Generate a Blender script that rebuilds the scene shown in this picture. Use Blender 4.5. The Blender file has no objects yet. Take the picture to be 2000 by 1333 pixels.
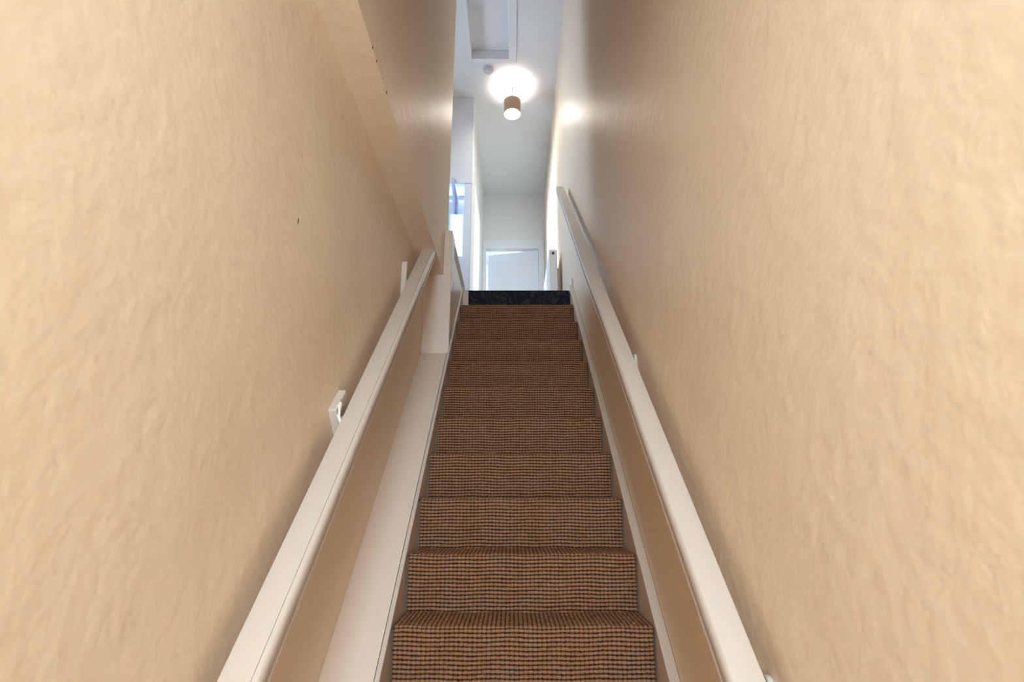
import bpy, math, random
import numpy as np
from mathutils import Vector, Matrix

random.seed(7)
rng = np.random.default_rng(7)
scene = bpy.context.scene
C = scene.collection

# ------------------------------------------------------------------ camera
OZ = 1.188                       # eye height above the hall floor
PITCH = math.radians(16.0)
cam_d = bpy.data.cameras.new('camera')
cam_d.sensor_width = 36.0
cam_d.lens = 1040.0 / 2000.0 * 36.0
cam_d.clip_start = 0.02
cam_d.shift_x = 0.0
cam = bpy.data.objects.new('camera', cam_d)
cam.location = (0, 0, OZ)
cam.rotation_euler = (math.pi / 2 + PITCH, 0, 0)
C.objects.link(cam)
scene.camera = cam

# ------------------------------------------------------------------ world, light, exposure
world = bpy.data.worlds.new('world')
scene.world = world
world.use_nodes = True
wn = world.node_tree.nodes
wn['Background'].inputs['Color'].default_value = (0.75, 0.86, 1.0, 1)
wn['Background'].inputs['Strength'].default_value = 1.0

vs = scene.view_settings
vs.view_transform = 'Standard'
vs.look = 'None'
vs.exposure = 0.16
scene.cycles.max_bounces = 8
scene.cycles.diffuse_bounces = 7
scene.cycles.glossy_bounces = 3
scene.cycles.caustics_reflective = False
scene.cycles.caustics_refractive = False
scene.cycles.use_light_tree = False
scene.cycles.use_adaptive_sampling = True
scene.cycles.adaptive_threshold = 0.07
vs.gamma = 1.0
vs.use_curve_mapping = False

def area(name, loc, rot, sx, sy, power, col):
    d = bpy.data.lights.new(name, 'AREA')
    d.shape = 'RECTANGLE'; d.size = sx; d.size_y = sy
    d.energy = power; d.color = col
    o = bpy.data.objects.new(name, d); C.objects.link(o)
    o.location = loc; o.rotation_euler = rot
    return o

R90 = math.pi / 2
# daylight arriving through the glazed front door behind the camera
area('daylight_front_door', (-0.03, -2.33, OZ + 0.35), (R90, 0, 0), 0.80, 1.65, 150, (0.80, 0.91, 1.0))
# daylight through the window of the landing alcove (left)
area('daylight_landing_window', (-2.12, 4.12, OZ + 3.0), (0, -R90, 0), 1.3, 1.0, 52, (0.66, 0.80, 1.0))
# daylight in the room behind the far door
area('daylight_far_room', (-1.38, 8.6, OZ + 3.0), (0, -R90, 0), 1.3, 1.0, 1000, (0.72, 0.86, 1.0))
# daylight in the room behind the glazed door
area('daylight_side_room', (-2.12, 6.3, OZ + 3.0), (0, -R90, 0), 1.3, 1.0, 265, (0.54, 0.75, 1.0))

# ------------------------------------------------------------------ materials
def mat(name, col, rough=0.5, spec=0.5, bump=None, var=None, metallic=0.0):
    """bump = list of (scale, distance, detail); var = (scale, amount) of colour mottling"""
    m = bpy.data.materials.new(name); m.use_nodes = True
    nt = m.node_tree; b = nt.nodes['Principled BSDF']
    b.inputs['Base Color'].default_value = (*col, 1)
    b.inputs['Roughness'].default_value = rough
    b.inputs['Specular IOR Level'].default_value = spec
    b.inputs['Metallic'].default_value = metallic
    tc = nt.nodes.new('ShaderNodeTexCoord')
    if var:
        n = nt.nodes.new('ShaderNodeTexNoise'); n.inputs['Scale'].default_value = var[0]
        n.inputs['Detail'].default_value = 4
        nt.links.new(tc.outputs['Object'], n.inputs['Vector'])
        mx = nt.nodes.new('ShaderNodeMix'); mx.data_type = 'RGBA'
        a = var[1]
        mx.inputs[6].default_value = (col[0] * (1 - a), col[1] * (1 - a), col[2] * (1 - a), 1)
        mx.inputs[7].default_value = (min(1, col[0] * (1 + a)), min(1, col[1] * (1 + a)), min(1, col[2] * (1 + a)), 1)
        nt.links.new(n.outputs['Fac'], mx.inputs[0])
        nt.links.new(mx.outputs[2], b.inputs['Base Color'])
    prev = None
    for sc_, dist, det in (bump or []):
        n = nt.nodes.new('ShaderNodeTexNoise'); n.inputs['Scale'].default_value = sc_
        n.inputs['Detail'].default_value = det
        nt.links.new(tc.outputs['Object'], n.inputs['Vector'])
        bp = nt.nodes.new('ShaderNodeBump'); bp.inputs['Strength'].default_value = 1.0
        bp.inputs['Distance'].default_value = dist
        nt.links.new(n.outputs['Fac'], bp.inputs['Height'])
        if prev: nt.links.new(prev.outputs['Normal'], bp.inputs['Normal'])
        prev = bp
    if prev: nt.links.new(prev.outputs['Normal'], b.inputs['Normal'])
    return m

M = {}
CREAM = (0.80, 0.652, 0.492)
M['wall'] = mat('cream_wall', CREAM, 0.46, 0.18, [(3.0, 0.006, 1), (24, 0.0024, 2.5)], (2.5, 0.03))
M['soffit'] = mat('cream_soffit', CREAM, 0.5, 0.35, [(18, 0.002, 2), (90, 0.001, 2)])
M['landing_wall'] = mat('white_wall', (0.79, 0.79, 0.80), 0.5, 0.3, [(25, 0.002, 2)])
M['ceiling'] = mat('white_ceiling', (0.79, 0.80, 0.83), 0.7, 0.2, [(40, 0.001, 2)])
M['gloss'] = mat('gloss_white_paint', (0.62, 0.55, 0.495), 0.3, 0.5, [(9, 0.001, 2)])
M['ledge'] = mat('ledge_paint', (0.76, 0.66, 0.58), 0.33, 0.5, [(7, 0.0015, 2)])
M['door'] = mat('white_door_paint', (0.79, 0.82, 0.88), 0.35, 0.5, [(6, 0.001, 2)])
M['brown_wood'] = mat('brown_wood', (0.22, 0.15, 0.09), 0.5, 0.4, None, (14, 0.25))
M['tan'] = mat('shade_tinted_paint', (0.60, 0.47, 0.38), 0.4, 0.4, [(9, 0.001, 2)])  # stringer paint, with the shade on its faces put into the colour
M['bare_wood'] = mat('step_wood', (0.11, 0.075, 0.055), 0.5, 0.3, None, (9, 0.12))
M['metal_white'] = mat('white_metal', (0.83, 0.80, 0.78), 0.25, 0.5)
M['chrome'] = mat('chrome', (0.7, 0.7, 0.72), 0.2, 0.5, None, None, 1.0)
M['dark'] = mat('dark_plastic', (0.06, 0.06, 0.06), 0.5)
M['chip'] = mat('chipped_plaster', (0.16, 0.10, 0.06), 0.9, 0.1)
M['copper'] = mat('brushed_copper', (0.50, 0.33, 0.22), 0.38, 0.5, None, None, 0.4)
M['plastic'] = mat('pale_plastic', (0.62, 0.61, 0.66), 0.5)
M['cloth'] = mat('blue_cloth', (0.46, 0.54, 0.82), 0.9, 0.1, [(60, 0.002, 2)])
M['hall_floor'] = mat('hall_floor_boards', (0.42, 0.33, 0.25), 0.5, 0.3, None, (6, 0.2))

def emission(name, col, strength):
    m = bpy.data.materials.new(name); m.use_nodes = True
    nt = m.node_tree; nt.nodes.clear()
    e = nt.nodes.new('ShaderNodeEmission'); e.inputs['Color'].default_value = (*col, 1); e.inputs['Strength'].default_value = strength
    o = nt.nodes.new('ShaderNodeOutputMaterial'); nt.links.new(e.outputs[0], o.inputs[0])
    return m
M['opal'] = emission('lit_opal_glass', (0.62, 0.84, 1.0), 26.0)
M['bulb'] = emission('lit_bulb', (1.0, 0.93, 0.84), 155.0)

def clear_glass(name, tint):
    m = bpy.data.materials.new(name); m.use_nodes = True
    nt = m.node_tree; nt.nodes.clear()
    t = nt.nodes.new('ShaderNodeBsdfTransparent'); t.inputs['Color'].default_value = (*tint, 1)
    g = nt.nodes.new('ShaderNodeBsdfGlossy'); g.inputs['Roughness'].default_value = 0.05
    fr = nt.nodes.new('ShaderNodeFresnel'); fr.inputs['IOR'].default_value = 1.45
    mx = nt.nodes.new('ShaderNodeMixShader'); o = nt.nodes.new('ShaderNodeOutputMaterial')
    nt.links.new(fr.outputs[0], mx.inputs[0]); nt.links.new(t.outputs[0], mx.inputs[1]); nt.links.new(g.outputs[0], mx.inputs[2])
    nt.links.new(mx.outputs[0], o.inputs[0])
    return m
M['glass'] = clear_glass('window_glass', (0.95, 0.97, 0.97))

def frosted(name):
    m = bpy.data.materials.new(name); m.use_nodes = True
    nt = m.node_tree; nt.nodes.clear()
    t = nt.nodes.new('ShaderNodeBsdfTranslucent'); t.inputs['Color'].default_value = (0.88, 0.95, 0.97, 1)
    tr = nt.nodes.new('ShaderNodeBsdfTransparent'); tr.inputs['Color'].default_value = (0.92, 0.97, 0.98, 1)
    g = nt.nodes.new('ShaderNodeBsdfDiffuse'); g.inputs['Color'].default_value = (0.8, 0.86, 0.9, 1)
    m1 = nt.nodes.new('ShaderNodeMixShader'); m1.inputs[0].default_value = 0.25
    m2 = nt.nodes.new('ShaderNodeMixShader'); m2.inputs[0].default_value = 0.2
    o = nt.nodes.new('ShaderNodeOutputMaterial')
    nt.links.new(t.outputs[0], m1.inputs[1]); nt.links.new(tr.outputs[0], m1.inputs[2])
    nt.links.new(m1.outputs[0], m2.inputs[1]); nt.links.new(g.outputs[0], m2.inputs[2])
    nt.links.new(m2.outputs[0], o.inputs[0])
    return m
M['frosted'] = frosted('frosted_glass')

def carpet_mat():
    """loop pile: u counts columns of loops, v counts rows (per-loop colour, dark backing in the joints)"""
    m = bpy.data.materials.new('brown_loop_carpet'); m.use_nodes = True
    nt = m.node_tree; N = nt.nodes; L = nt.links
    b = N['Principled BSDF']; b.inputs['Roughness'].default_value = 0.95
    b.inputs['Specular IOR Level'].default_value = 0.1
    uv = N.new('ShaderNodeUVMap'); uv.uv_map = 'loops'
    sp = N.new('ShaderNodeSeparateXYZ'); L.new(uv.outputs[0], sp.inputs[0])
    def mth(op, a, b_=None, c=None):
        n = N.new('ShaderNodeMath'); n.operation = op
        for i, x in enumerate((a, b_, c)):
            if x is None: continue
            if isinstance(x, (int, float)): n.inputs[i].default_value = x
            else: L.new(x, n.inputs[i])
        return n.outputs[0]
    def joint(src, w):
        f = mth('FRACT', src); d = mth('MINIMUM', f, mth('SUBTRACT', 1.0, f))   # 0 at the joint
        return mth('SMOOTH_MIN', mth('DIVIDE', d, w), 1.0, 0.25)
    wob = N.new('ShaderNodeTexNoise'); wob.inputs['Scale'].default_value = 1.3; wob.inputs['Detail'].default_value = 2
    L.new(uv.outputs[0], wob.inputs['Vector'])
    w = mth('MULTIPLY', mth('SUBTRACT', wob.outputs['Fac'], 0.5), 0.42)
    ju = joint(mth('ADD', sp.outputs[0], w), 0.26)
    jv = joint(mth('ADD', sp.outputs[1], w), 0.33)
    ra = N.new('ShaderNodeAttribute'); ra.attribute_name = 'row_gap'
    rg = ra.outputs['Fac']
    jv0 = joint(mth('ADD', sp.outputs[1], w), 0.40)
    jv = mth('SUBTRACT', 1.0, mth('MULTIPLY', rg, mth('SUBTRACT', 1.0, jv)))          # rows fade on the flat
    weak = mth('SUBTRACT', 0.70, mth('MULTIPLY', rg, 0.46))
    ju2 = mth('SUBTRACT', 1.0, mth('MULTIPLY', mth('SUBTRACT', 1.0, ju), weak))
    dot = mth('SUBTRACT', 1.0, mth('MULTIPLY', mth('MULTIPLY', mth('SUBTRACT', 1.0, ju), mth('SUBTRACT', 1.0, jv0)), 1.1))
    j = mth('MULTIPLY', mth('MULTIPLY', ju2, jv), mth('MAXIMUM', dot, 0.0))
    # one random tone per loop
    fl = N.new('ShaderNodeVectorMath'); fl.operation = 'FLOOR'; L.new(uv.outputs[0], fl.inputs[0])
    wh = N.new('ShaderNodeTexWhiteNoise'); wh.noise_dimensions = '2D'; L.new(fl.outputs[0], wh.inputs['Vector'])
    big = N.new('ShaderNodeTexNoise'); big.inputs['Scale'].default_value = 0.11; big.inputs['Detail'].default_value = 3
    L.new(uv.outputs[0], big.inputs['Vector'])
    t = mth('ADD', mth('MULTIPLY', wh.outputs['Value'], 0.45), mth('MULTIPLY', mth('SUBTRACT', big.outputs['Fac'], 0.28), 1.1))
    r = N.new('ShaderNodeValToRGB'); L.new(t, r.inputs[0])
    e = r.color_ramp.elements
    e[0].position = 0.05; e[0].color = (0.31, 0.150, 0.070, 1)
    e[1].position = 0.95; e[1].color = (0.32, 0.190, 0.140, 1)
    x = r.color_ramp.elements.new(0.5); x.color = (0.345, 0.178, 0.095, 1)
    fib = N.new('ShaderNodeTexNoise'); fib.inputs['Scale'].default_value = 5; fib.inputs['Detail'].default_value = 3
    L.new(uv.outputs[0], fib.inputs['Vector'])
    mf = N.new('ShaderNodeMix'); mf.data_type = 'RGBA'; mf.blend_type = 'MULTIPLY'; mf.inputs[0].default_value = 1
    cr = N.new('ShaderNodeMapRange'); cr.inputs[1].default_value = 0.3; cr.inputs[2].default_value = 0.7
    cr.inputs[3].default_value = 0.55; cr.inputs[4].default_value = 1.35
    L.new(fib.outputs['Fac'], cr.inputs[0]); L.new(r.outputs[0], mf.inputs[6]); L.new(cr.outputs[0], mf.inputs[7])
    mx = N.new('ShaderNodeMix'); mx.data_type = 'RGBA'
    mx.inputs[6].default_value = (0.012, 0.005, 0.0035, 1)
    L.new(j, mx.inputs[0]); L.new(mf.outputs[2], mx.inputs[7])
    L.new(mx.outputs[2], b.inputs['Base Color'])
    return m
M['carpet'] = carpet_mat()

def dark_carpet():
    m = mat('charcoal_carpet', (0.022, 0.020, 0.026), 0.95, 0.1, [(160, 0.003, 2)])
    nt = m.node_tree; N = nt.nodes; L = nt.links; b = N['Principled BSDF']
    tc = N.new('ShaderNodeTexCoord')
    w = N.new('ShaderNodeTexWave'); w.inputs['Scale'].default_value = 3.2; w.inputs['Distortion'].default_value = 22
    w.inputs['Detail'].default_value = 3; w.inputs['Detail Scale'].default_value = 2.5
    L.new(tc.outputs['Object'], w.inputs['Vector'])
    r = N.new('ShaderNodeValToRGB'); e = r.color_ramp.elements
    e[0].position = 0.72; e[0].color = (0.020, 0.018, 0.024, 1); e[1].position = 0.98; e[1].color = (0.045, 0.041, 0.045, 1)
    L.new(w.outputs['Fac'], r.inputs[0]); L.new(r.outputs[0], b.inputs['Base Color'])
    return m
M['charcoal'] = dark_carpet()

# ------------------------------------------------------------------ mesh helpers (all z relative to eye height)
class MB:
    def __init__(s): s.v = []; s.f = []
    def add(s, vs_, fs):
        o = len(s.v); s.v += [tuple(p) for p in vs_]; s.f += [tuple(i + o for i in f) for f in fs]; return s
    def box(s, x0, x1, y0, y1, z0, z1):
        x0, x1 = sorted((x0, x1)); y0, y1 = sorted((y0, y1)); z0, z1 = sorted((z0, z1))
        return s.add([(x0,y0,z0),(x1,y0,z0),(x1,y1,z0),(x0,y1,z0),(x0,y0,z1),(x1,y0,z1),(x1,y1,z1),(x0,y1,z1)],
                     [(3,2,1,0),(4,5,6,7),(0,1,5,4),(1,2,6,5),(2,3,7,6),(3,0,4,7)])
    def prism(s, pts, x0, x1):
        """polygon in (y, z), extruded along x"""
        n = len(pts)
        a = sum(pts[i][0]*pts[(i+1)%n][1]-pts[(i+1)%n][0]*pts[i][1] for i in range(n))
        if a < 0: pts = pts[::-1]
        vs_ = [(x0,y,z) for y,z in pts] + [(x1,y,z) for y,z in pts]
        fs = [tuple(range(n))[::-1], tuple(range(n, 2*n))] + [(i,(i+1)%n,(i+1)%n+n,i+n) for i in range(n)]
        return s.add(vs_, fs)
    def sweep(s, prof, path):
        """prof: list of (x, w) offsets; path: list of (origin, xdir, wdir)"""
        n = len(prof); vs_ = []; fs = []
        for o, xd, wd in path:
            o, xd, wd = Vector(o), Vector(xd), Vector(wd)
            vs_ += [o + xd*a + wd*b for a, b in prof]
        for k in range(len(path)-1):
            for i in range(n):
                j = (i+1) % n
                fs.append((k*n+i, k*n+j, (k+1)*n+j, (k+1)*n+i))
        fs.append(tuple(range(n))[::-1]); fs.append(tuple(range((len(path)-1)*n, len(path)*n)))
        return s.add(vs_, fs)
    def tube(s, pts, r, seg=12):
        pts = [Vector(p) for p in pts]; path = []
        up = Vector((0,0,1))
        for i, p in enumerate(pts):
            t = (pts[min(i+1,len(pts)-1)] - pts[max(i-1,0)]).normalized()
            ref = up if abs(t.dot(up)) < 0.95 else Vector((1,0,0))
            xd = t.cross(ref).normalized(); wd = xd.cross(t).normalized()
            path.append((p, xd, wd))
        prof = [(r*math.cos(2*math.pi*k/seg), r*math.sin(2*math.pi*k/seg)) for k in range(seg)]
        return s.sweep(prof, path)
    def lathe(s, c, prof, seg=32, axis='z', close=False):
        """prof: (r, h) list about an axis through c"""
        vs_ = []; fs = []; n = len(prof)
        for k in range(seg):
            a = 2*math.pi*k/seg; ca, sa = math.cos(a), math.sin(a)
            for r, h in prof:
                vs_.append({'z': (c[0]+r*ca, c[1]+r*sa, c[2]+h), 'y': (c[0]+r*ca, c[1]+h, c[2]-r*sa), 'x': (c[0]+h, c[1]+r*ca, c[2]+r*sa)}[axis])
        for k in range(seg):
            k2 = (k+1) % seg
            for i in range(n if close else n-1):
                j = (i+1) % n
                fs.append((k*n+i, k2*n+i, k2*n+j, k*n+j))
        return s.add(vs_, fs)
    def build(s, name, m, parent=None, bevel=0, smooth=False, kind=None, seg=2):
        me = bpy.data.meshes.new(name)
        me.from_pydata([(x, y, z + OZ) for x, y, z in s.v], [], s.f)
        me.validate(); me.update()
        import bmesh
        bm = bmesh.new(); bm.from_mesh(me)
        bmesh.ops.remove_doubles(bm, verts=bm.verts, dist=1e-6)
        bmesh.ops.recalc_face_normals(bm, faces=bm.faces)
        bm.to_mesh(me); bm.free()
        o = bpy.data.objects.new(name, me); C.objects.link(o)
        me.materials.append(M[m] if isinstance(m, str) else m)
        if bevel:
            b = o.modifiers.new('bevel', 'BEVEL'); b.width = bevel; b.segments = seg; b.limit_method = 'ANGLE'; b.angle_limit = math.radians(40)
        if smooth or bevel:
            me.polygons.foreach_set('use_smooth', [True]*len(me.polygons))
            me.set_sharp_from_angle(angle=math.radians(42))
        if parent:
            o.parent = parent; o.matrix_parent_inverse = parent.matrix_world.inverted()
        if kind: o['kind'] = kind
        return o

def thing(name, label, cat, loc, group=None, kind=None):
    o = bpy.data.objects.new(name, None); C.objects.link(o)
    o.empty_display_size = 0.1
    o.location = (loc[0], loc[1], loc[2] + OZ)
    o.matrix_world = Matrix.Translation(o.location)
    if label: o['label'] = label
    if cat: o['category'] = cat
    if group: o['group'] = group
    if kind: o['kind'] = kind
    return o

def tag(o, label, cat, group=None):
    o['label'] = label; o['category'] = cat
    if group: o['group'] = group
    return o

# ------------------------------------------------------------------ dimensions (metres, relative to the eye)
FLOOR = -OZ                      # hall floor
RISE, GOING = 0.195, 0.20338
NY, NZ = 1.8829, -0.4084         # nosing of the lowest step in view
TAN = RISE / GOING
PHI = math.atan(TAN)
SD = Vector((0, math.cos(PHI), math.sin(PHI)))       # up the slope
SN = Vector((0, -math.sin(PHI), math.cos(PHI)))      # away from the steps
def nose(i): return NY + (i-1)*GOING, NZ + (i-1)*RISE
def slope_z(y, h=0.0): return NZ + (y-NY)*TAN + h
XR = 0.488                       # right wall
XL = -0.562                      # left wall below the soffit
XU = -0.440                      # left wall above the soffit
SOFF = 1.352                     # underside of the projecting upper wall
LAND_Y, LAND_Z = nose(11)
CEIL = 4.43
XSL, XSR = -0.385, 0.456         # faces of the two stringers
BACK = -2.20                     # front door wall behind the camera
FARY = 7.256                     # wall with the far door
FACEY = 5.165                    # wall with the glazed door
ENDY = 3.31                      # far end of the left wall

# ------------------------------------------------------------------ structure
MB().box(XR, XR+0.12, BACK-0.1, FARY+0.1, FLOOR, CEIL).build('wall_right', 'wall', kind='structure')
wl = MB().box(XL-0.14, XL, BACK-0.1, ENDY, FLOOR, SOFF).build('wall_left', 'wall', kind='structure')
wu = MB().box(XL-0.14, XU, 0.55, ENDY, SOFF, CEIL).build('wall_left_upper', 'wall', kind='structure')
# hall behind the camera
MB().box(XL-0.14, XR+0.12, BACK-0.1, 1.6, FLOOR-0.12, FLOOR).build('floor_hall', 'hall_floor', kind='structure')
MB().box(XL-0.14, XR+0.12, BACK-0.1, 0.55, SOFF, SOFF+0.2).build('ceiling_hall', 'ceiling', kind='structure')
MB().box(XL-0.14, XR+0.12, 0.43, 0.55, SOFF+0.2, CEIL).build('wall_above_hall', 'wall', kind='structure')
wb = MB().box(XL, -0.475, BACK-0.1, BACK, FLOOR, SOFF).box(0.415, XR, BACK-0.1, BACK, FLOOR, SOFF).box(-0.475, 0.415, BACK-0.1, BACK, 1.25, SOFF).build('wall_front', 'wall', kind='structure')
# ceilings
ce = MB()
HX0, HX1, HY0, HY1 = -0.425, -0.033, 3.66, 4.585
ce.box(-2.3, HX0, 0.43, FARY, CEIL, CEIL+0.15)
ce.box(HX1, XR+0.12, 0.43, FARY, CEIL, CEIL+0.15)
ce.box(HX0, HX1, 0.43, HY0, CEIL, CEIL+0.15)
ce.box(HX0, HX1, HY1, FARY, CEIL, CEIL+0.15)
ce.build('ceiling', 'ceiling', kind='structure')
MB().box(-1.6, 1.6, FARY, 9.9, CEIL, CEIL+0.15).build('ceiling_far_room', 'ceiling', kind='structure')
# landing floor
fl = MB()
fl.box(XSL-0.02, XR, LAND_Y+0.03, FARY+2.6, LAND_Z-0.2, LAND_Z-0.012)
fl.box(-2.3, XSL-0.02, ENDY, FARY+2.6, LAND_Z-0.2, LAND_Z-0.012)
fl.box(XR, 1.6, FARY+0.1, FARY+2.6, LAND_Z-0.2, LAND_Z-0.012)
fl.build('floor', 'charcoal', kind='structure')
# alcove
MB().box(-2.3, XL-0.14, ENDY-0.12, ENDY, LAND_Z-0.2, CEIL).build('wall_alcove', 'landing_wall', kind='structure')

def window(name, x, yc, zc, w, h):
    """frame in a wall whose plane is x = const"""
    t = thing(name, None, None, (x, yc, zc-h/2), kind='structure')
    y0, y1, z0, z1 = yc-w/2, yc+w/2, zc-h/2, zc+h/2
    MB().box(x-0.03, x+0.03, y0, y0+0.05, z0, z1).box(x-0.03, x+0.03, y1-0.05, y1, z0, z1).box(x-0.03, x+0.03, y0+0.05, y1-0.05, z0, z0+0.05).box(x-0.03, x+0.03, y0+0.05, y1-0.05, z1-0.05, z1).build('window_frame', 'gloss', t)
    MB().box(x-0.025, x+0.025, y0+0.05, y1-0.05, zc-0.02, zc+0.02).build('glazing_bar', 'gloss', t)
    MB().box(x-0.003, x+0.003, y0+0.05, y1-0.05, z0+0.05, zc-0.02).build('pane', 'glass', t)
    MB().box(x-0.003, x+0.003, y0+0.05, y1-0.05, zc+0.02, z1-0.05).build('pane', 'glass', t)
    return t

def wall_x_with_hole(name, m, xa, xb, y0, y1, z0, z1, hy0, hy1, hz0, hz1):
    MB().box(xa, xb, y0, hy0, z0, z1).box(xa, xb, hy1, y1, z0, z1).box(xa, xb, hy0, hy1, z0, hz0).box(xa, xb, hy0, hy1, hz1, z1).build(name, m, kind='structure')

wall_x_with_hole('wall_alcove_outer', 'landing_wall', -2.1, -2.0, ENDY, FACEY, LAND_Z-0.2, CEIL, 3.62, 4.62, 2.35, 3.65)
window('window_1', -2.05, 4.12, 3.0, 1.0, 1.3)
wall_x_with_hole('wall_side_room', 'landing_wall', -2.1, -2.0, FACEY, FARY, LAND_Z-0.2, CEIL, 5.8, 6.8, 2.35, 3.65)
window('window_2', -2.05, 6.3, 3.0, 1.0, 1.3)
wall_x_with_hole('wall_far_room_side', 'landing_wall', -1.36, -1.26, FARY+0.1, 9.9, LAND_Z-0.2, CEIL, 8.1, 9.1, 2.35, 3.65)
window('window_3', -1.31, 8.6, 3.0, 1.0, 1.3)
MB().box(-1.36, 1.6, 9.8, 9.9, LAND_Z-0.2, CEIL).build('wall_far_room_back', 'landing_wall', kind='structure')
MB().box(1.5, 1.6, FARY+0.1, 9.8, LAND_Z-0.2, CEIL).build('wall_far_room_right', 'landing_wall', kind='structure')

# corridor left wall (beyond the glazed door wall)
XC = -0.440
CY0, CY1, CZ = 5.62, 6.55, LAND_Z+2.02
MB().box(XC-0.09, XC, FACEY+0.1, CY0, LAND_Z-0.2, CEIL).box(XC-0.09, XC, CY1, FARY, LAND_Z-0.2, CEIL).box(XC-0.09, XC, CY0, CY1, CZ, CEIL).build('wall_corridor', 'landing_wall', kind='structure')
# wall with the glazed door
GX0, GX1, GZ = -1.20, -0.492, 3.29
MB().box(-2.0, GX0, FACEY, FACEY+0.1, LAND_Z-0.2, CEIL).box(GX0, GX1, FACEY, FACEY+0.1, GZ, CEIL).box(GX1, XC, FACEY, FACEY+0.1, LAND_Z-0.2, CEIL).build('wall_facing', 'landing_wall', kind='structure')
# wall with the far door
DX0, DX1, DZ = -0.417, 0.424, 3.54
MB().box(-1.6, DX0, FARY, FARY+0.1, LAND_Z-0.2, CEIL).box(DX1, 1.6, FARY, FARY+0.1, LAND_Z-0.2, CEIL).box(DX0, DX1, FARY, FARY+0.1, DZ, CEIL).build('wall_far', 'landing_wall', kind='structure')

# ------------------------------------------------------------------ doors
d = thing('door_1', None, None, (DX1, FARY, LAND_Z), kind='structure')
MB().box(DX0-0.02, DX0+0.03, FARY-0.016, FARY+0.1, LAND_Z, DZ-0.03).build('door_jamb', 'door', d, 0.003)
MB().box(DX1-0.03, DX1+0.05, FARY-0.016, FARY+0.1, LAND_Z, DZ-0.03).build('door_jamb', 'door', d, 0.003)
MB().box(DX0-0.02, DX1+0.05, FARY-0.016, FARY+0.1, DZ-0.03, DZ+0.10).build('door_head', 'door', d, 0.003)
def rotz(mb, cx_, cy_, a):
    ca, sa = math.cos(a), math.sin(a)
    mb.v = [(cx_+(x-cx_)*ca-(y-cy_)*sa, cy_+(x-cx_)*sa+(y-cy_)*ca, z) for x, y, z in mb.v]
    return mb
LX0, LX1 = DX0+0.032, DX1-0.032
ANG = -math.radians(14.0)
hx, hy = LX1, FARY+0.03
leaf = rotz(MB().box(LX0, LX1, FARY+0.03, FARY+0.07, LAND_Z, DZ-0.034), hx, hy, ANG).build('door_leaf', 'door', d, 0.003)
hm = MB().lathe((LX0+0.07, FARY+0.03, 2.50), [(0.0, -0.055), (0.022, -0.05), (0.027, -0.03), (0.018, -0.012), (0.026, -0.006), (0.026, 0.0), (0.0, 0.0)], 20, 'y')
rotz(hm, hx, hy, ANG).build('door_knob', 'chrome', leaf, smooth=True)

d = thing('door_2', None, None, (GX0, FACEY, LAND_Z), kind='structure')
MB().box(GX1-0.03, GX1+0.045, FACEY-0.014, FACEY+0.1, LAND_Z, GZ-0.0).build('door_jamb', 'door', d, 0.003)
MB().box(GX0-0.05, GX0+0.03, FACEY-0.014, FACEY+0.1, LAND_Z, GZ-0.0).build('door_jamb', 'door', d, 0.003)
MB().box(GX0-0.05, GX1+0.045, FACEY-0.014, FACEY+0.095, GZ-0.012, GZ+0.05).build('door_head', 'door', d, 0.003)
MB().box(GX0+0.03, GX1-0.03, FACEY+0.03, FACEY+0.09, 3.135, 3.16).build('transom_bar', 'door', d, 0.003)
MB().box(GX0+0.03, GX1-0.03, FACEY+0.055, FACEY+0.06, 3.16, GZ).build('transom_pane', 'frosted', d)
# glazed leaf, hinged on the left, pushed slightly into the room
gx0, gx1 = GX0+0.032, GX1-0.032
GA = math.radians(9.0)
ghx, ghy = gx0, FACEY+0.04
def gl(mb): return rotz(mb, ghx, ghy, GA)
fy0, fy1 = FACEY+0.04, FACEY+0.08
lf = MB()
ztop = 3.13
mid = gx1-0.155
xs_ = [(gx0+0.05, mid-0.05), (mid, gx1-0.012)]
zs_ = [(LAND_Z+0.2, 2.30), (2.478, 2.985)]
lf.box(gx0, gx0+0.05, fy0, fy1, LAND_Z+0.01, ztop).box(mid-0.05, mid, fy0, fy1, LAND_Z+0.01, ztop).box(gx1-0.012, gx1, fy0, fy1, LAND_Z+0.01, ztop)
for a, b in xs_:
    lf.box(a, b, fy0, fy1, LAND_Z+0.01, zs_[0][0]).box(a, b, fy0, fy1, zs_[0][1], zs_[1][0]).box(a, b, fy0, fy1, zs_[1][1], ztop)
leaf2 = gl(lf).build('door_leaf', 'door', d)
for a, b in xs_:
    for za, zb in zs_:
        gl(MB().box(a, b, fy0+0.017, fy0+0.022, za, zb)).build('pane', 'frosted', leaf2)

# front door behind the camera (lets the hall daylight in)
d = thing('door_3', None, None, (0, BACK, FLOOR), kind='structure')
MB().box(-0.475, -0.43, BACK-0.08, BACK, FLOOR, 1.25).build('door_jamb', 'gloss', d)
MB().box(0.37, 0.415, BACK-0.08, BACK, FLOOR, 1.25).build('door_jamb', 'gloss', d)
MB().box(-0.43, 0.37, BACK-0.08, BACK, 1.19, 1.25).build('door_head', 'gloss', d)
MB().box(-0.43, -0.35, BACK-0.06, BACK-0.02, FLOOR, 1.19).box(0.29, 0.37, BACK-0.06, BACK-0.02, FLOOR, 1.19).box(-0.35, 0.29, BACK-0.06, BACK-0.02, FLOOR, FLOOR+0.2).box(-0.35, 0.29, BACK-0.06, BACK-0.02, 1.09, 1.19).build('door_leaf', 'gloss', d)
MB().box(-0.35, 0.29, BACK-0.042, BACK-0.038, FLOOR+0.2, 1.09).build('pane', 'glass', d)

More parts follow.
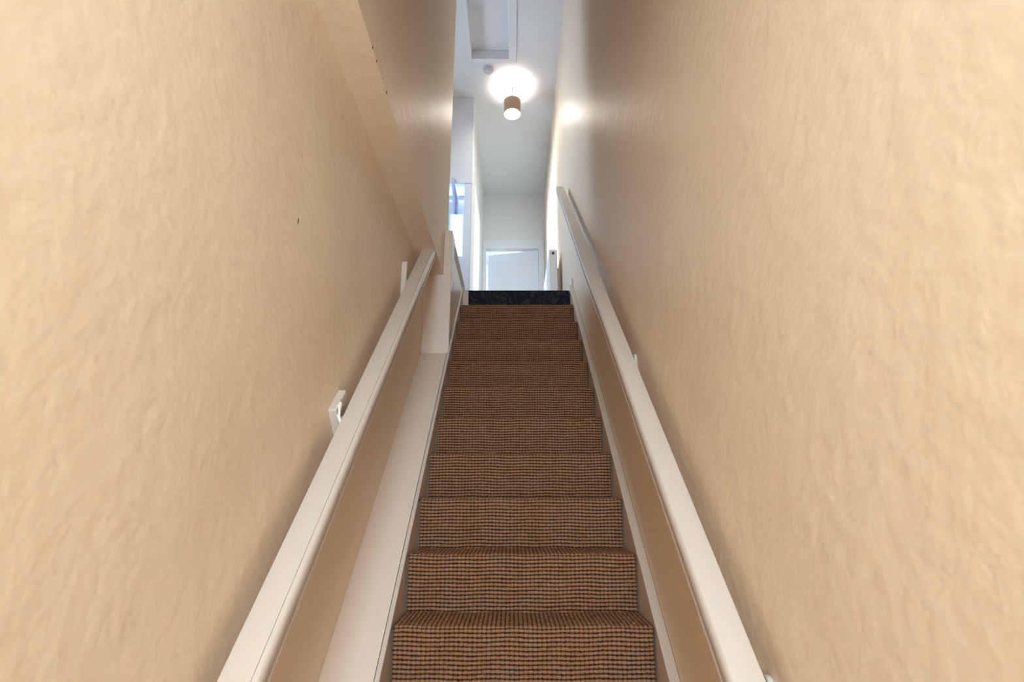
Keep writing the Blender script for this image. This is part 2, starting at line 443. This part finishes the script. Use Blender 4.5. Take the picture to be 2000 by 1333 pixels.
# ------------------------------------------------------------------ staircase
st = thing('staircase', 'steep straight wooden staircase rising between two cream walls', 'staircase', (0.036, 1.2, FLOOR))
for i in range(-2, 11):
    y, z = nose(i)
    MB().box(XSL-0.001, XSR+0.001, y+0.019, y+GOING+0.04, max(z-RISE-0.03, FLOOR), z-0.0105).build('step', 'bare_wood', st)
yb, yt = 1.10, LAND_Y+0.02
def sloped_board(x0, x1, htop, depth, ya, yb_):
    low = slope_z(ya, htop-depth)
    if low < FLOOR:                                     # the foot is cut level with the floor
        foot = [(ya, FLOOR), (ya + (FLOOR-low)/TAN, FLOOR)]
    else:
        foot = [(ya, low)]
    return MB().prism(foot + [(yb_, slope_z(yb_, htop-depth)), (yb_, slope_z(yb_, htop)), (ya, slope_z(ya, htop))], x0, x1)
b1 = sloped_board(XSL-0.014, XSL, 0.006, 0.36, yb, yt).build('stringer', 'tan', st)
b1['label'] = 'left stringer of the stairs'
sloped_board(XSL-0.0145, XSL+0.0012, 0.014, 0.0079, yb, yt).build('cap_bead', 'gloss', b1, 0.003)
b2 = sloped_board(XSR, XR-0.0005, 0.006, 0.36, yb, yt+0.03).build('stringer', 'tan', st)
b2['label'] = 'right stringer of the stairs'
sloped_board(XSR-0.0012, XR-0.0005, 0.015, 0.0089, yb, yt+0.03).build('cap_bead', 'gloss', b2, 0.003)
MB().box(XSL, -0.3415, LAND_Y+0.002, LAND_Y+0.03, LAND_Z-RISE, LAND_Z).build('filler_strip', 'gloss', st, 0.002)

# ledge and boxed end on the left of the stairs
t1 = sloped_board(XL+0.0005, XSL-0.0165, 0.010, 0.5, 1.1, 3.166).build('trim_1', 'ledge', kind='structure')
pn = MB().box(XL, XSL-0.006, 3.165, ENDY, 0.55, SOFF)
pn.box(XU, XSL-0.006, 3.165, ENDY, SOFF, 1.664)
pn.build('trim_2', 'ledge', bevel=0.0025, kind='structure')
MB().box(XL, XSL-0.008, ENDY, LAND_Y+0.03, 0.6, LAND_Z+0.0).build('trim_3', 'ledge', kind='structure')
ub = MB().box(XSL-0.03, XSL-0.008, ENDY-0.1, 4.12, LAND_Z+0.0, LAND_Z+0.105).build('trim_4', 'brown_wood', bevel=0.002, kind='structure')
MB().box(XSL-0.034, XSL-0.007, ENDY-0.1, 4.125, LAND_Z+0.105, LAND_Z+0.114).build('trim_5', 'gloss', kind='structure')
# skirting of the landing
MB().box(XR-0.014, XR, LAND_Y+0.05, FARY-0.02, LAND_Z, LAND_Z+0.12).build('baseboard_right', 'door', bevel=0.003, kind='structure')

# ------------------------------------------------------------------ carpet
CX0, CX1 = -0.3765, 0.4500
NCOL = 56
PITCHV = 0.01315
def carpet_piece(i, per, parent):
    """loop-pile carpet of one step: back of the tread -> nosing -> foot of the riser"""
    y, z = nose(i)
    rad = 0.013; rake = 0.013
    # profile (arc-length sampled) in (y, z), outward normal kept on the visible side
    pts = []
    ytb = y + GOING + rake + 0.008
    for k in range(20): pts.append((ytb + (y+rad-ytb)*k/20, z))
    for k in range(13):
        a = math.radians(90 + 90*k/12)
        pts.append((y+rad+rad*math.cos(a), z-rad+rad*math.sin(a)))
    zb = z - RISE - 0.008
    for k in range(1, 21):
        t = k/20; pts.append((y + rake*t**0.8, z-rad + (zb-(z-rad))*t))
    P = np.array(pts); dl = np.hypot(*np.diff(P, axis=0).T); s = np.concatenate([[0], np.cumsum(dl)])
    nrow = int(round(s[-1]/PITCHV))
    nv = nrow*per + 1; nu = NCOL*per + 1
    sv = np.linspace(0, s[-1], nv)
    py = np.interp(sv, s, P[:, 0]); pz = np.interp(sv, s, P[:, 1])
    ty = np.gradient(py, sv); tz = np.gradient(pz, sv)
    ln = np.hypot(ty, tz); ty /= ln; tz /= ln
    ny_, nz_ = tz, -ty                                    # outward: (0,0,1) on the tread, (0,-1,0) on the riser
    u = np.linspace(0, NCOL, nu); v = np.linspace(0, nrow, nv)
    U, V = np.meshgrid(u, v)
    gu = np.abs(np.sin(np.pi*U)); gv = np.abs(np.sin(np.pi*V))
    amp = 1 + 0.25*rng.standard_normal((nrow+1, NCOL+1))
    A = amp[np.clip(V.astype(int), 0, nrow), np.clip(U.astype(int), 0, NCOL)]
    row = np.clip(-ny_, 0, 1)[:, None]                    # rows close up where the carpet lies flat
    gv_ = 1 - row*(1 - gv**0.55)
    h = 0.0042*gv_*(0.5+0.5*gu**0.6)*np.clip(A, 0.5, 1.5) - 0.003
    sag = 0.6*0.0022*np.sin(U/NCOL*np.pi*2.0 + i*1.7) + 0.0015*np.sin(U/NCOL*np.pi*5 + i)
    fade = np.clip((sv/s[-1])*1.0, 0, 1)[:, None]
    X = CX0 + (CX1-CX0)*U/NCOL + 0.0006*rng.standard_normal(U.shape)
    Y = py[:, None] + ny_[:, None]*h
    Z = pz[:, None] + nz_[:, None]*h + sag*0.5
    # soft waviness of the rows
    Z += 0.0011*np.sin(U*0.55 + V*0.3 + i)*np.clip(-ny_, 0, 1)[:, None]
    # edges of the piece turn in slightly
    me = bpy.data.meshes.new('carpet_step')
    co = np.stack([X, Y, Z+OZ], -1).reshape(-1, 3).astype(np.float32)
    idx = np.arange(nu*nv).reshape(nv, nu)
    q = np.stack([idx[:-1, :-1], idx[1:, :-1], idx[1:, 1:], idx[:-1, 1:]], -1).reshape(-1, 4)
    # a skirt down to the wood on both sides gives the carpet its thickness
    th = 0.010
    base = co.shape[0]
    sides = []
    extra = []
    for col in (0, nu-1):
        e = idx[:, col]
        pe = co[e].copy(); pe[:, 1] -= (ny_*th).astype(np.float32); pe[:, 2] -= (nz_*th).astype(np.float32)
        ids = np.arange(nv) + base + len(extra)*nv
        extra.append(pe)
        a, b, c_, d_ = e[:-1], e[1:], ids[1:], ids[:-1]
        sides.append(np.stack([a, d_, c_, b] if col == 0 else [a, b, c_, d_], -1))
    co = np.concatenate([co]+extra); q = np.concatenate([q]+sides)
    me.vertices.add(len(co)); me.vertices.foreach_set('co', co.ravel())
    me.loops.add(q.size); me.loops.foreach_set('vertex_index', q.ravel().astype(np.int32))
    me.polygons.add(len(q)); me.polygons.foreach_set('loop_start', np.arange(0, q.size, 4, dtype=np.int32))
    me.polygons.foreach_set('use_smooth', np.ones(len(q), dtype=bool))
    uvl = me.uv_layers.new(name='loops')
    uvs = np.stack([U, V + i*37.0], -1).reshape(-1, 2)
    uvs = np.concatenate([uvs, np.stack([np.zeros(nv), v + i*37.0], -1), np.stack([np.full(nv, float(NCOL)), v + i*37.0], -1)])
    uvl.data.foreach_set('uv', uvs[q.ravel()].ravel().astype(np.float32))
    at_ = me.attributes.new('row_gap', 'FLOAT', 'POINT')
    rw = np.repeat(row, nu, axis=1).reshape(-1)
    rw = np.concatenate([rw, row[:, 0], row[:, 0]]).astype(np.float32)
    at_.data.foreach_set('value', rw)
    me.update(calc_edges=True); me.validate()
    me.materials.append(M['carpet'])
    o = bpy.data.objects.new('carpet_step', me); C.objects.link(o)
    o.parent = parent; o.matrix_parent_inverse = parent.matrix_world.inverted()
    return o

sc_ = thing('stair_carpet', 'brown looped pile carpet fitted over the stair treads and risers', 'carpet', (0.036, 1.2, FLOOR))
for i in range(-2, 11):
    carpet_piece(i, 5 if 1 <= i <= 4 else (4 if 5 <= i <= 7 else 3), sc_)

# charcoal carpet of the landing wraps over its nosing
lc = MB()
pts = []
rad = 0.014
pts.append((LAND_Y+0.55, LAND_Z))
for k in range(9):
    a = math.radians(90+90*k/8); pts.append((LAND_Y+rad+rad*math.cos(a), LAND_Z-rad+rad*math.sin(a)))
pts += [(LAND_Y+0.012, LAND_Z-RISE+0.002), (LAND_Y+0.022, LAND_Z-RISE+0.002), (LAND_Y+0.028, LAND_Z-0.011), (LAND_Y+0.55, LAND_Z-0.011)]
lc.prism(pts, -0.341, 0.4500)
lco = lc.build('landing_carpet', 'charcoal', smooth=True)
tag(lco, 'charcoal patterned carpet wrapped over the top step of the landing', 'carpet')

# ------------------------------------------------------------------ handrails
def rail_path(y0, y1, xo, htop):
    return [((xo, y, slope_z(y, htop)), (1, 0, 0), SN) for y in (y0, y1)]
H = 0.88
profL = [(0, -.045), (0, -.004), (.0015, -.001), (.004, 0), (.0605, 0), (.0611, -.0028), (.0621, -.0028), (.0627, 0), (.068, -.0012), (.072, -.0045), (.0745, -.010), (.0755, -.018), (.0745, -.029), (.071, -.037), (.063, -.041), (.0625, -.0460), (.0705, -.0475), (.0715, -.050), (.0705, -.056), (.06, -.059), (.015, -.059), (.004, -.054)]
hl = thing('handrail', 'white wooden handrail on the left wall, ending below the soffit', 'handrail', (-0.49, 1.0, slope_z(1.0, H)), 'handrails beside the stairs')
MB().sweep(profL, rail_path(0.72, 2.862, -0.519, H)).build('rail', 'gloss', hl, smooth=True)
profR = [(-a*0.86, b) for a, b in profL if not (0.060 < a < 0.0635 and b > -0.003)]
profR = profR[:4] + [(-0.050, 0), (-0.056, -0.0015)] + profR[4:]
hr = thing('handrail', 'long white handrail on the right wall, reaching the landing', 'handrail', (0.41, 1.0, slope_z(1.0, H)), 'handrails beside the stairs')
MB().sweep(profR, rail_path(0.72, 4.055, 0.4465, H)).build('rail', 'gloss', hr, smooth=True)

def slope_box(mb, o, x0, x1, s0, s1, n0, n1):
    o = Vector(o); vs_ = []
    for n in (n0, n1):
        for x, s in ((x0, s0), (x1, s0), (x1, s1), (x0, s1)):
            vs_.append(Vector((x, o.y, o.z)) + SD*s + SN*n)
    return mb.add(vs_, [(3,2,1,0),(4,5,6,7),(0,1,5,4),(1,2,6,5),(2,3,7,6),(3,0,4,7)])

def bracket(parent, side, y, top, length, rounded=False):
    """wall block, screw, and the bent metal arm carrying the rail"""
    xw = XL if side < 0 else XR
    sg = 1 if side < 0 else -1
    z = slope_z(y, H)
    o = (0, y, z)
    th = 0.026 if side < 0 else 0.012
    if rounded:
        prof = []
        w = length/2
        for k in range(13):
            a = math.pi*k/12; prof.append((w*math.cos(a), top - w + w*math.sin(a)))
        prof += [(-w, min(-0.13, top-0.09)), (w, min(-0.13, top-0.09))]
        mb = MB(); n = len(prof)
        vs_ = [(xw+sg*e, y+a, z+b) for e in (0, th) for a, b in prof]
        mb.add(vs_, [tuple(range(n)), tuple(range(n, 2*n))]+[(i, (i+1) % n, (i+1) % n+n, i+n) for i in range(n)])
    else:
        mb = MB(); slope_box(mb, o, xw, xw+sg*th, 0, length, -0.10, top)
    blk = mb.build('wall_block', 'gloss', parent, 0.003)
    c = Vector(o) + SD*(0 if rounded else length*0.62)
    xm = xw + sg*th
    xc = -0.485 if side < 0 else 0.415
    a0 = min(-0.045, top-0.035)
    arm = [(xm-sg*0.001, c.y, c.z+a0), (xm+sg*0.012, c.y, c.z+a0-0.026), (xm+sg*0.028, c.y, c.z+a0-0.032), (xc, c.y, c.z+a0-0.028), (xc, c.y, c.z-0.072)]
    MB().tube(arm, 0.0065, 10).build('arm', 'metal_white', parent, smooth=True)
    if side < 0 and not rounded:
        MB().tube([(xm-0.001, c.y-0.045, c.z-0.020), (xm+0.007, c.y-0.052, c.z-0.012), (xm+0.010, c.y-0.062, c.z-0.028), (xm+0.009, c.y-0.066, c.z-0.05), (xm+0.016, c.y-0.06, c.z-0.075)], 0.0055, 10).build('hook', 'metal_white', parent, smooth=True)
        MB().lathe((xm, c.y-0.03, c.z+0.0), [(0, 0.003), (0.004, 0.002), (0.005, 0)], 12, 'x').build('screw', 'chrome', blk, smooth=True)
bracket(hl, -1, 1.632, 0.020, 0.112)
bracket(hl, -1, 2.527, 0.062, 0.045, True)
for y, tp in ((1.14, -0.088), (2.03, -0.084), (3.085, -0.112)):
    bracket(hr, 1, y, tp, 0.035, True)

# ------------------------------------------------------------------ chips in the plaster of the left wall
for y, z, x, r in ((1.412, SOFF+0.001, XU, 0.006), (1.555, SOFF+0.002, XU, 0.008), (1.49, SOFF+0.003, XU, 0.004), (1.36, SOFF+0.002, XU, 0.006)):
    n = 7; vs_ = [(x+0.0008, y+r*(0.6+0.6*random.random())*math.cos(2*math.pi*k/n)*0.6, z+r*(0.6+0.6*random.random())*math.sin(2*math.pi*k/n)) for k in range(n)]
    vs_ += [(x-0.001, a[1], a[2]) for a in vs_]
    MB().add(vs_, [tuple(range(n))]+[(k, (k+1) % n, (k+1) % n+n, k+n) for k in range(n)]).build('plaster_chip', 'chip', wu)
for y, z, r in ((1.257, 0.6885, 0.006),):
    n = 7; vs_ = [(XL+0.0008, y+r*0.5*math.cos(2*math.pi*k/n), z+r*1.6*math.sin(2*math.pi*k/n)) for k in range(n)]
    vs_ += [(XL-0.001, a[1], a[2]) for a in vs_]
    MB().add(vs_, [tuple(range(n))]+[(k, (k+1) % n, (k+1) % n+n, k+n) for k in range(n)]).build('plaster_chip', 'chip', wl)

# ------------------------------------------------------------------ loft hatch
lh = thing('loft_hatch', 'white recessed loft hatch in the landing ceiling', 'hatch', (-0.23, 4.12, CEIL))
MB().box(HX0+0.004, HX1-0.002, HY0+0.004, HY1-0.007, CEIL+0.095, CEIL+0.125).build('hatch_panel', 'ceiling', lh)
tr = 0.078
for a in ((HX0-0.045, HX0, HY0-tr, HY1+0.06), (HX1, HX1+tr, HY0-tr, HY1+0.06), (HX0, HX1, HY1, HY1+0.06), (HX0, HX1, HY0-tr, HY0)):
    MB().box(*a, CEIL-0.012, CEIL).build('architrave', 'ceiling', lh, 0.003)

# ------------------------------------------------------------------ smoke detector
sd = thing('smoke_detector', 'small pale smoke detector on the ceiling between hatch and lamp', 'smoke detector', (-0.257, 4.735, CEIL-0.045))
MB().lathe((-0.257, 4.735, CEIL), [(0, -0.004), (0.056, -0.004), (0.056, -0.014), (0.05, -0.018), (0.05, 0), (0, 0)], 28).build('base_plate', 'plastic', sd, smooth=True)
MB().lathe((-0.257, 4.735, CEIL), [(0.048, -0.016), (0.047, -0.03), (0.040, -0.042), (0.022, -0.047), (0, -0.048)], 28).build('cover', 'plastic', sd, smooth=True)

# ------------------------------------------------------------------ ceiling lamp
LXc, LYc = 0.003, 4.98
lp = thing('ceiling_lamp', 'lit ceiling lamp with a short copper-brown cylinder shade above the landing', 'lamp', (LXc, LYc, 4.03))
MB().lathe((LXc, LYc, CEIL), [(0, -0.028), (0.042, -0.026), (0.052, -0.012), (0.053, 0), (0, 0)], 28).build('ceiling_rose', 'metal_white', lp, smooth=True)
MB().lathe((LXc, LYc, 0), [(0.009, CEIL-0.025), (0.009, 4.175), (0.018, 4.17), (0.018, 4.145), (0, 4.145)], 16).build('stem', 'metal_white', lp, smooth=True)
MB().lathe((LXc, LYc, 0), [(0.090, 4.213), (0.092, 4.213), (0.092, 4.045), (0.090, 4.045)], 40, close=True).build('lamp_shade', 'copper', lp, smooth=True)
for a in (0.4, 2.5, 4.6):
    MB().tube([(LXc+0.015*math.cos(a), LYc+0.015*math.sin(a), 4.165), (LXc+0.09*math.cos(a), LYc+0.09*math.sin(a), 4.165)], 0.003, 8).build('spider_arm', 'metal_white', lp, smooth=True)
bp = [(0, 0.06)] + [(0.060*math.sin(math.pi*k/14), 0.060*math.cos(math.pi*k/14)) for k in range(1, 14)] + [(0, -0.06)]
MB().lathe((LXc, LYc, 4.092), bp, 28).build('bulb', 'bulb', lp, smooth=True)

# ------------------------------------------------------------------ radiator on the right wall
rd = thing('radiator', 'white panel radiator seen end-on on the right landing wall', 'radiator', (0.40, 4.8, LAND_Z+0.12))
ra, rb, rz0, rz1 = 4.79, 5.75, LAND_Z+0.13, 2.315
MB().box(0.367, 0.382, ra+0.012, rb, rz0, rz1-0.02).build('front_panel', 'metal_white', rd, 0.005)
MB().box(0.425, 0.440, ra+0.012, rb, rz0, rz1-0.02).build('back_panel', 'metal_white', rd, 0.005)
MB().box(0.366, 0.441, ra, ra+0.012, rz0, rz1-0.005).build('end_cap', 'metal_white', rd, 0.003)
MB().box(0.366, 0.441, ra+0.012, rb, rz1-0.02, rz1).build('top_grille', 'metal_white', rd, 0.004)
MB().lathe((0.402, ra, rz1-0.045), [(0, -0.016), (0.011, -0.016), (0.013, -0.012), (0.013, 0), (0, 0)], 14, 'y').build('bleed_valve', 'dark', rd, smooth=True)
for y in (ra+0.2, rb-0.2):
    MB().box(0.440, XR-0.0005, y, y+0.03, rz0+0.1, rz1-0.12).build('wall_bracket', 'metal_white', rd)
MB().tube([(0.405, ra+0.05, LAND_Z-0.011), (0.405, ra+0.05, rz0+0.01)], 0.0075, 10).build('pipe', 'metal_white', rd, smooth=True)

# ------------------------------------------------------------------ blue cloth hanging from the head of the glazed door
ct = thing('hanging_cloth', 'pale blue cloth hanging from the glazed door frame, just past the left wall', 'cloth', (-0.60, 5.13, 2.88))
cl = MB(); nz_c, nw = 16, 8; vs_ = []; fs = []
for k in range(nz_c+1):
    t = k/nz_c; z = 3.335 - t*0.44
    xl_ = -0.665 + 0.030*t; xr_ = -0.640 + 0.060*min(1, t*1.6)
    for j in range(nw+1):
        s = j/nw
        vs_.append((xl_+(xr_-xl_)*s, 5.138 + 0.008*math.sin(s*9+t*2) - 0.01*t, z - 0.012*s))
for k in range(nz_c):
    for j in range(nw):
        a = k*(nw+1)+j; fs.append((a, a+1, a+nw+2, a+nw+1))
co_ = cl.add(vs_, fs).build('cloth', 'cloth', ct, smooth=True)
so = co_.modifiers.new('solid', 'SOLIDIFY'); so.thickness = 0.006
MB().tube([(-0.653, FACEY-0.014, 3.33), (-0.653, 5.132, 3.325), (-0.653, 5.126, 3.34)], 0.004, 8).build('hook', 'chrome', ct, smooth=True)

# ------------------------------------------------------------------ hall pendant behind the camera
hp = thing('pendant_lamp', 'round opal glass pendant lamp hanging from the hall ceiling', 'lamp', (-0.03, -0.55, 0.82))
MB().lathe((-0.03, -0.55, SOFF), [(0, -0.03), (0.04, -0.028), (0.05, 0), (0, 0)], 20).build('ceiling_rose', 'metal_white', hp, smooth=True)
MB().tube([(-0.03, -0.55, SOFF-0.03), (-0.03, -0.55, 1.08)], 0.004, 8).build('cord', 'metal_white', hp, smooth=True)
MB().lathe((-0.03, -0.55, 0.95), [(0, 0.135)] + [(0.13*math.sin(math.pi*k/16), 0.13*math.cos(math.pi*k/16)) for k in range(1, 16)] + [(0, -0.13)], 32).build('globe', 'opal', hp, smooth=True)
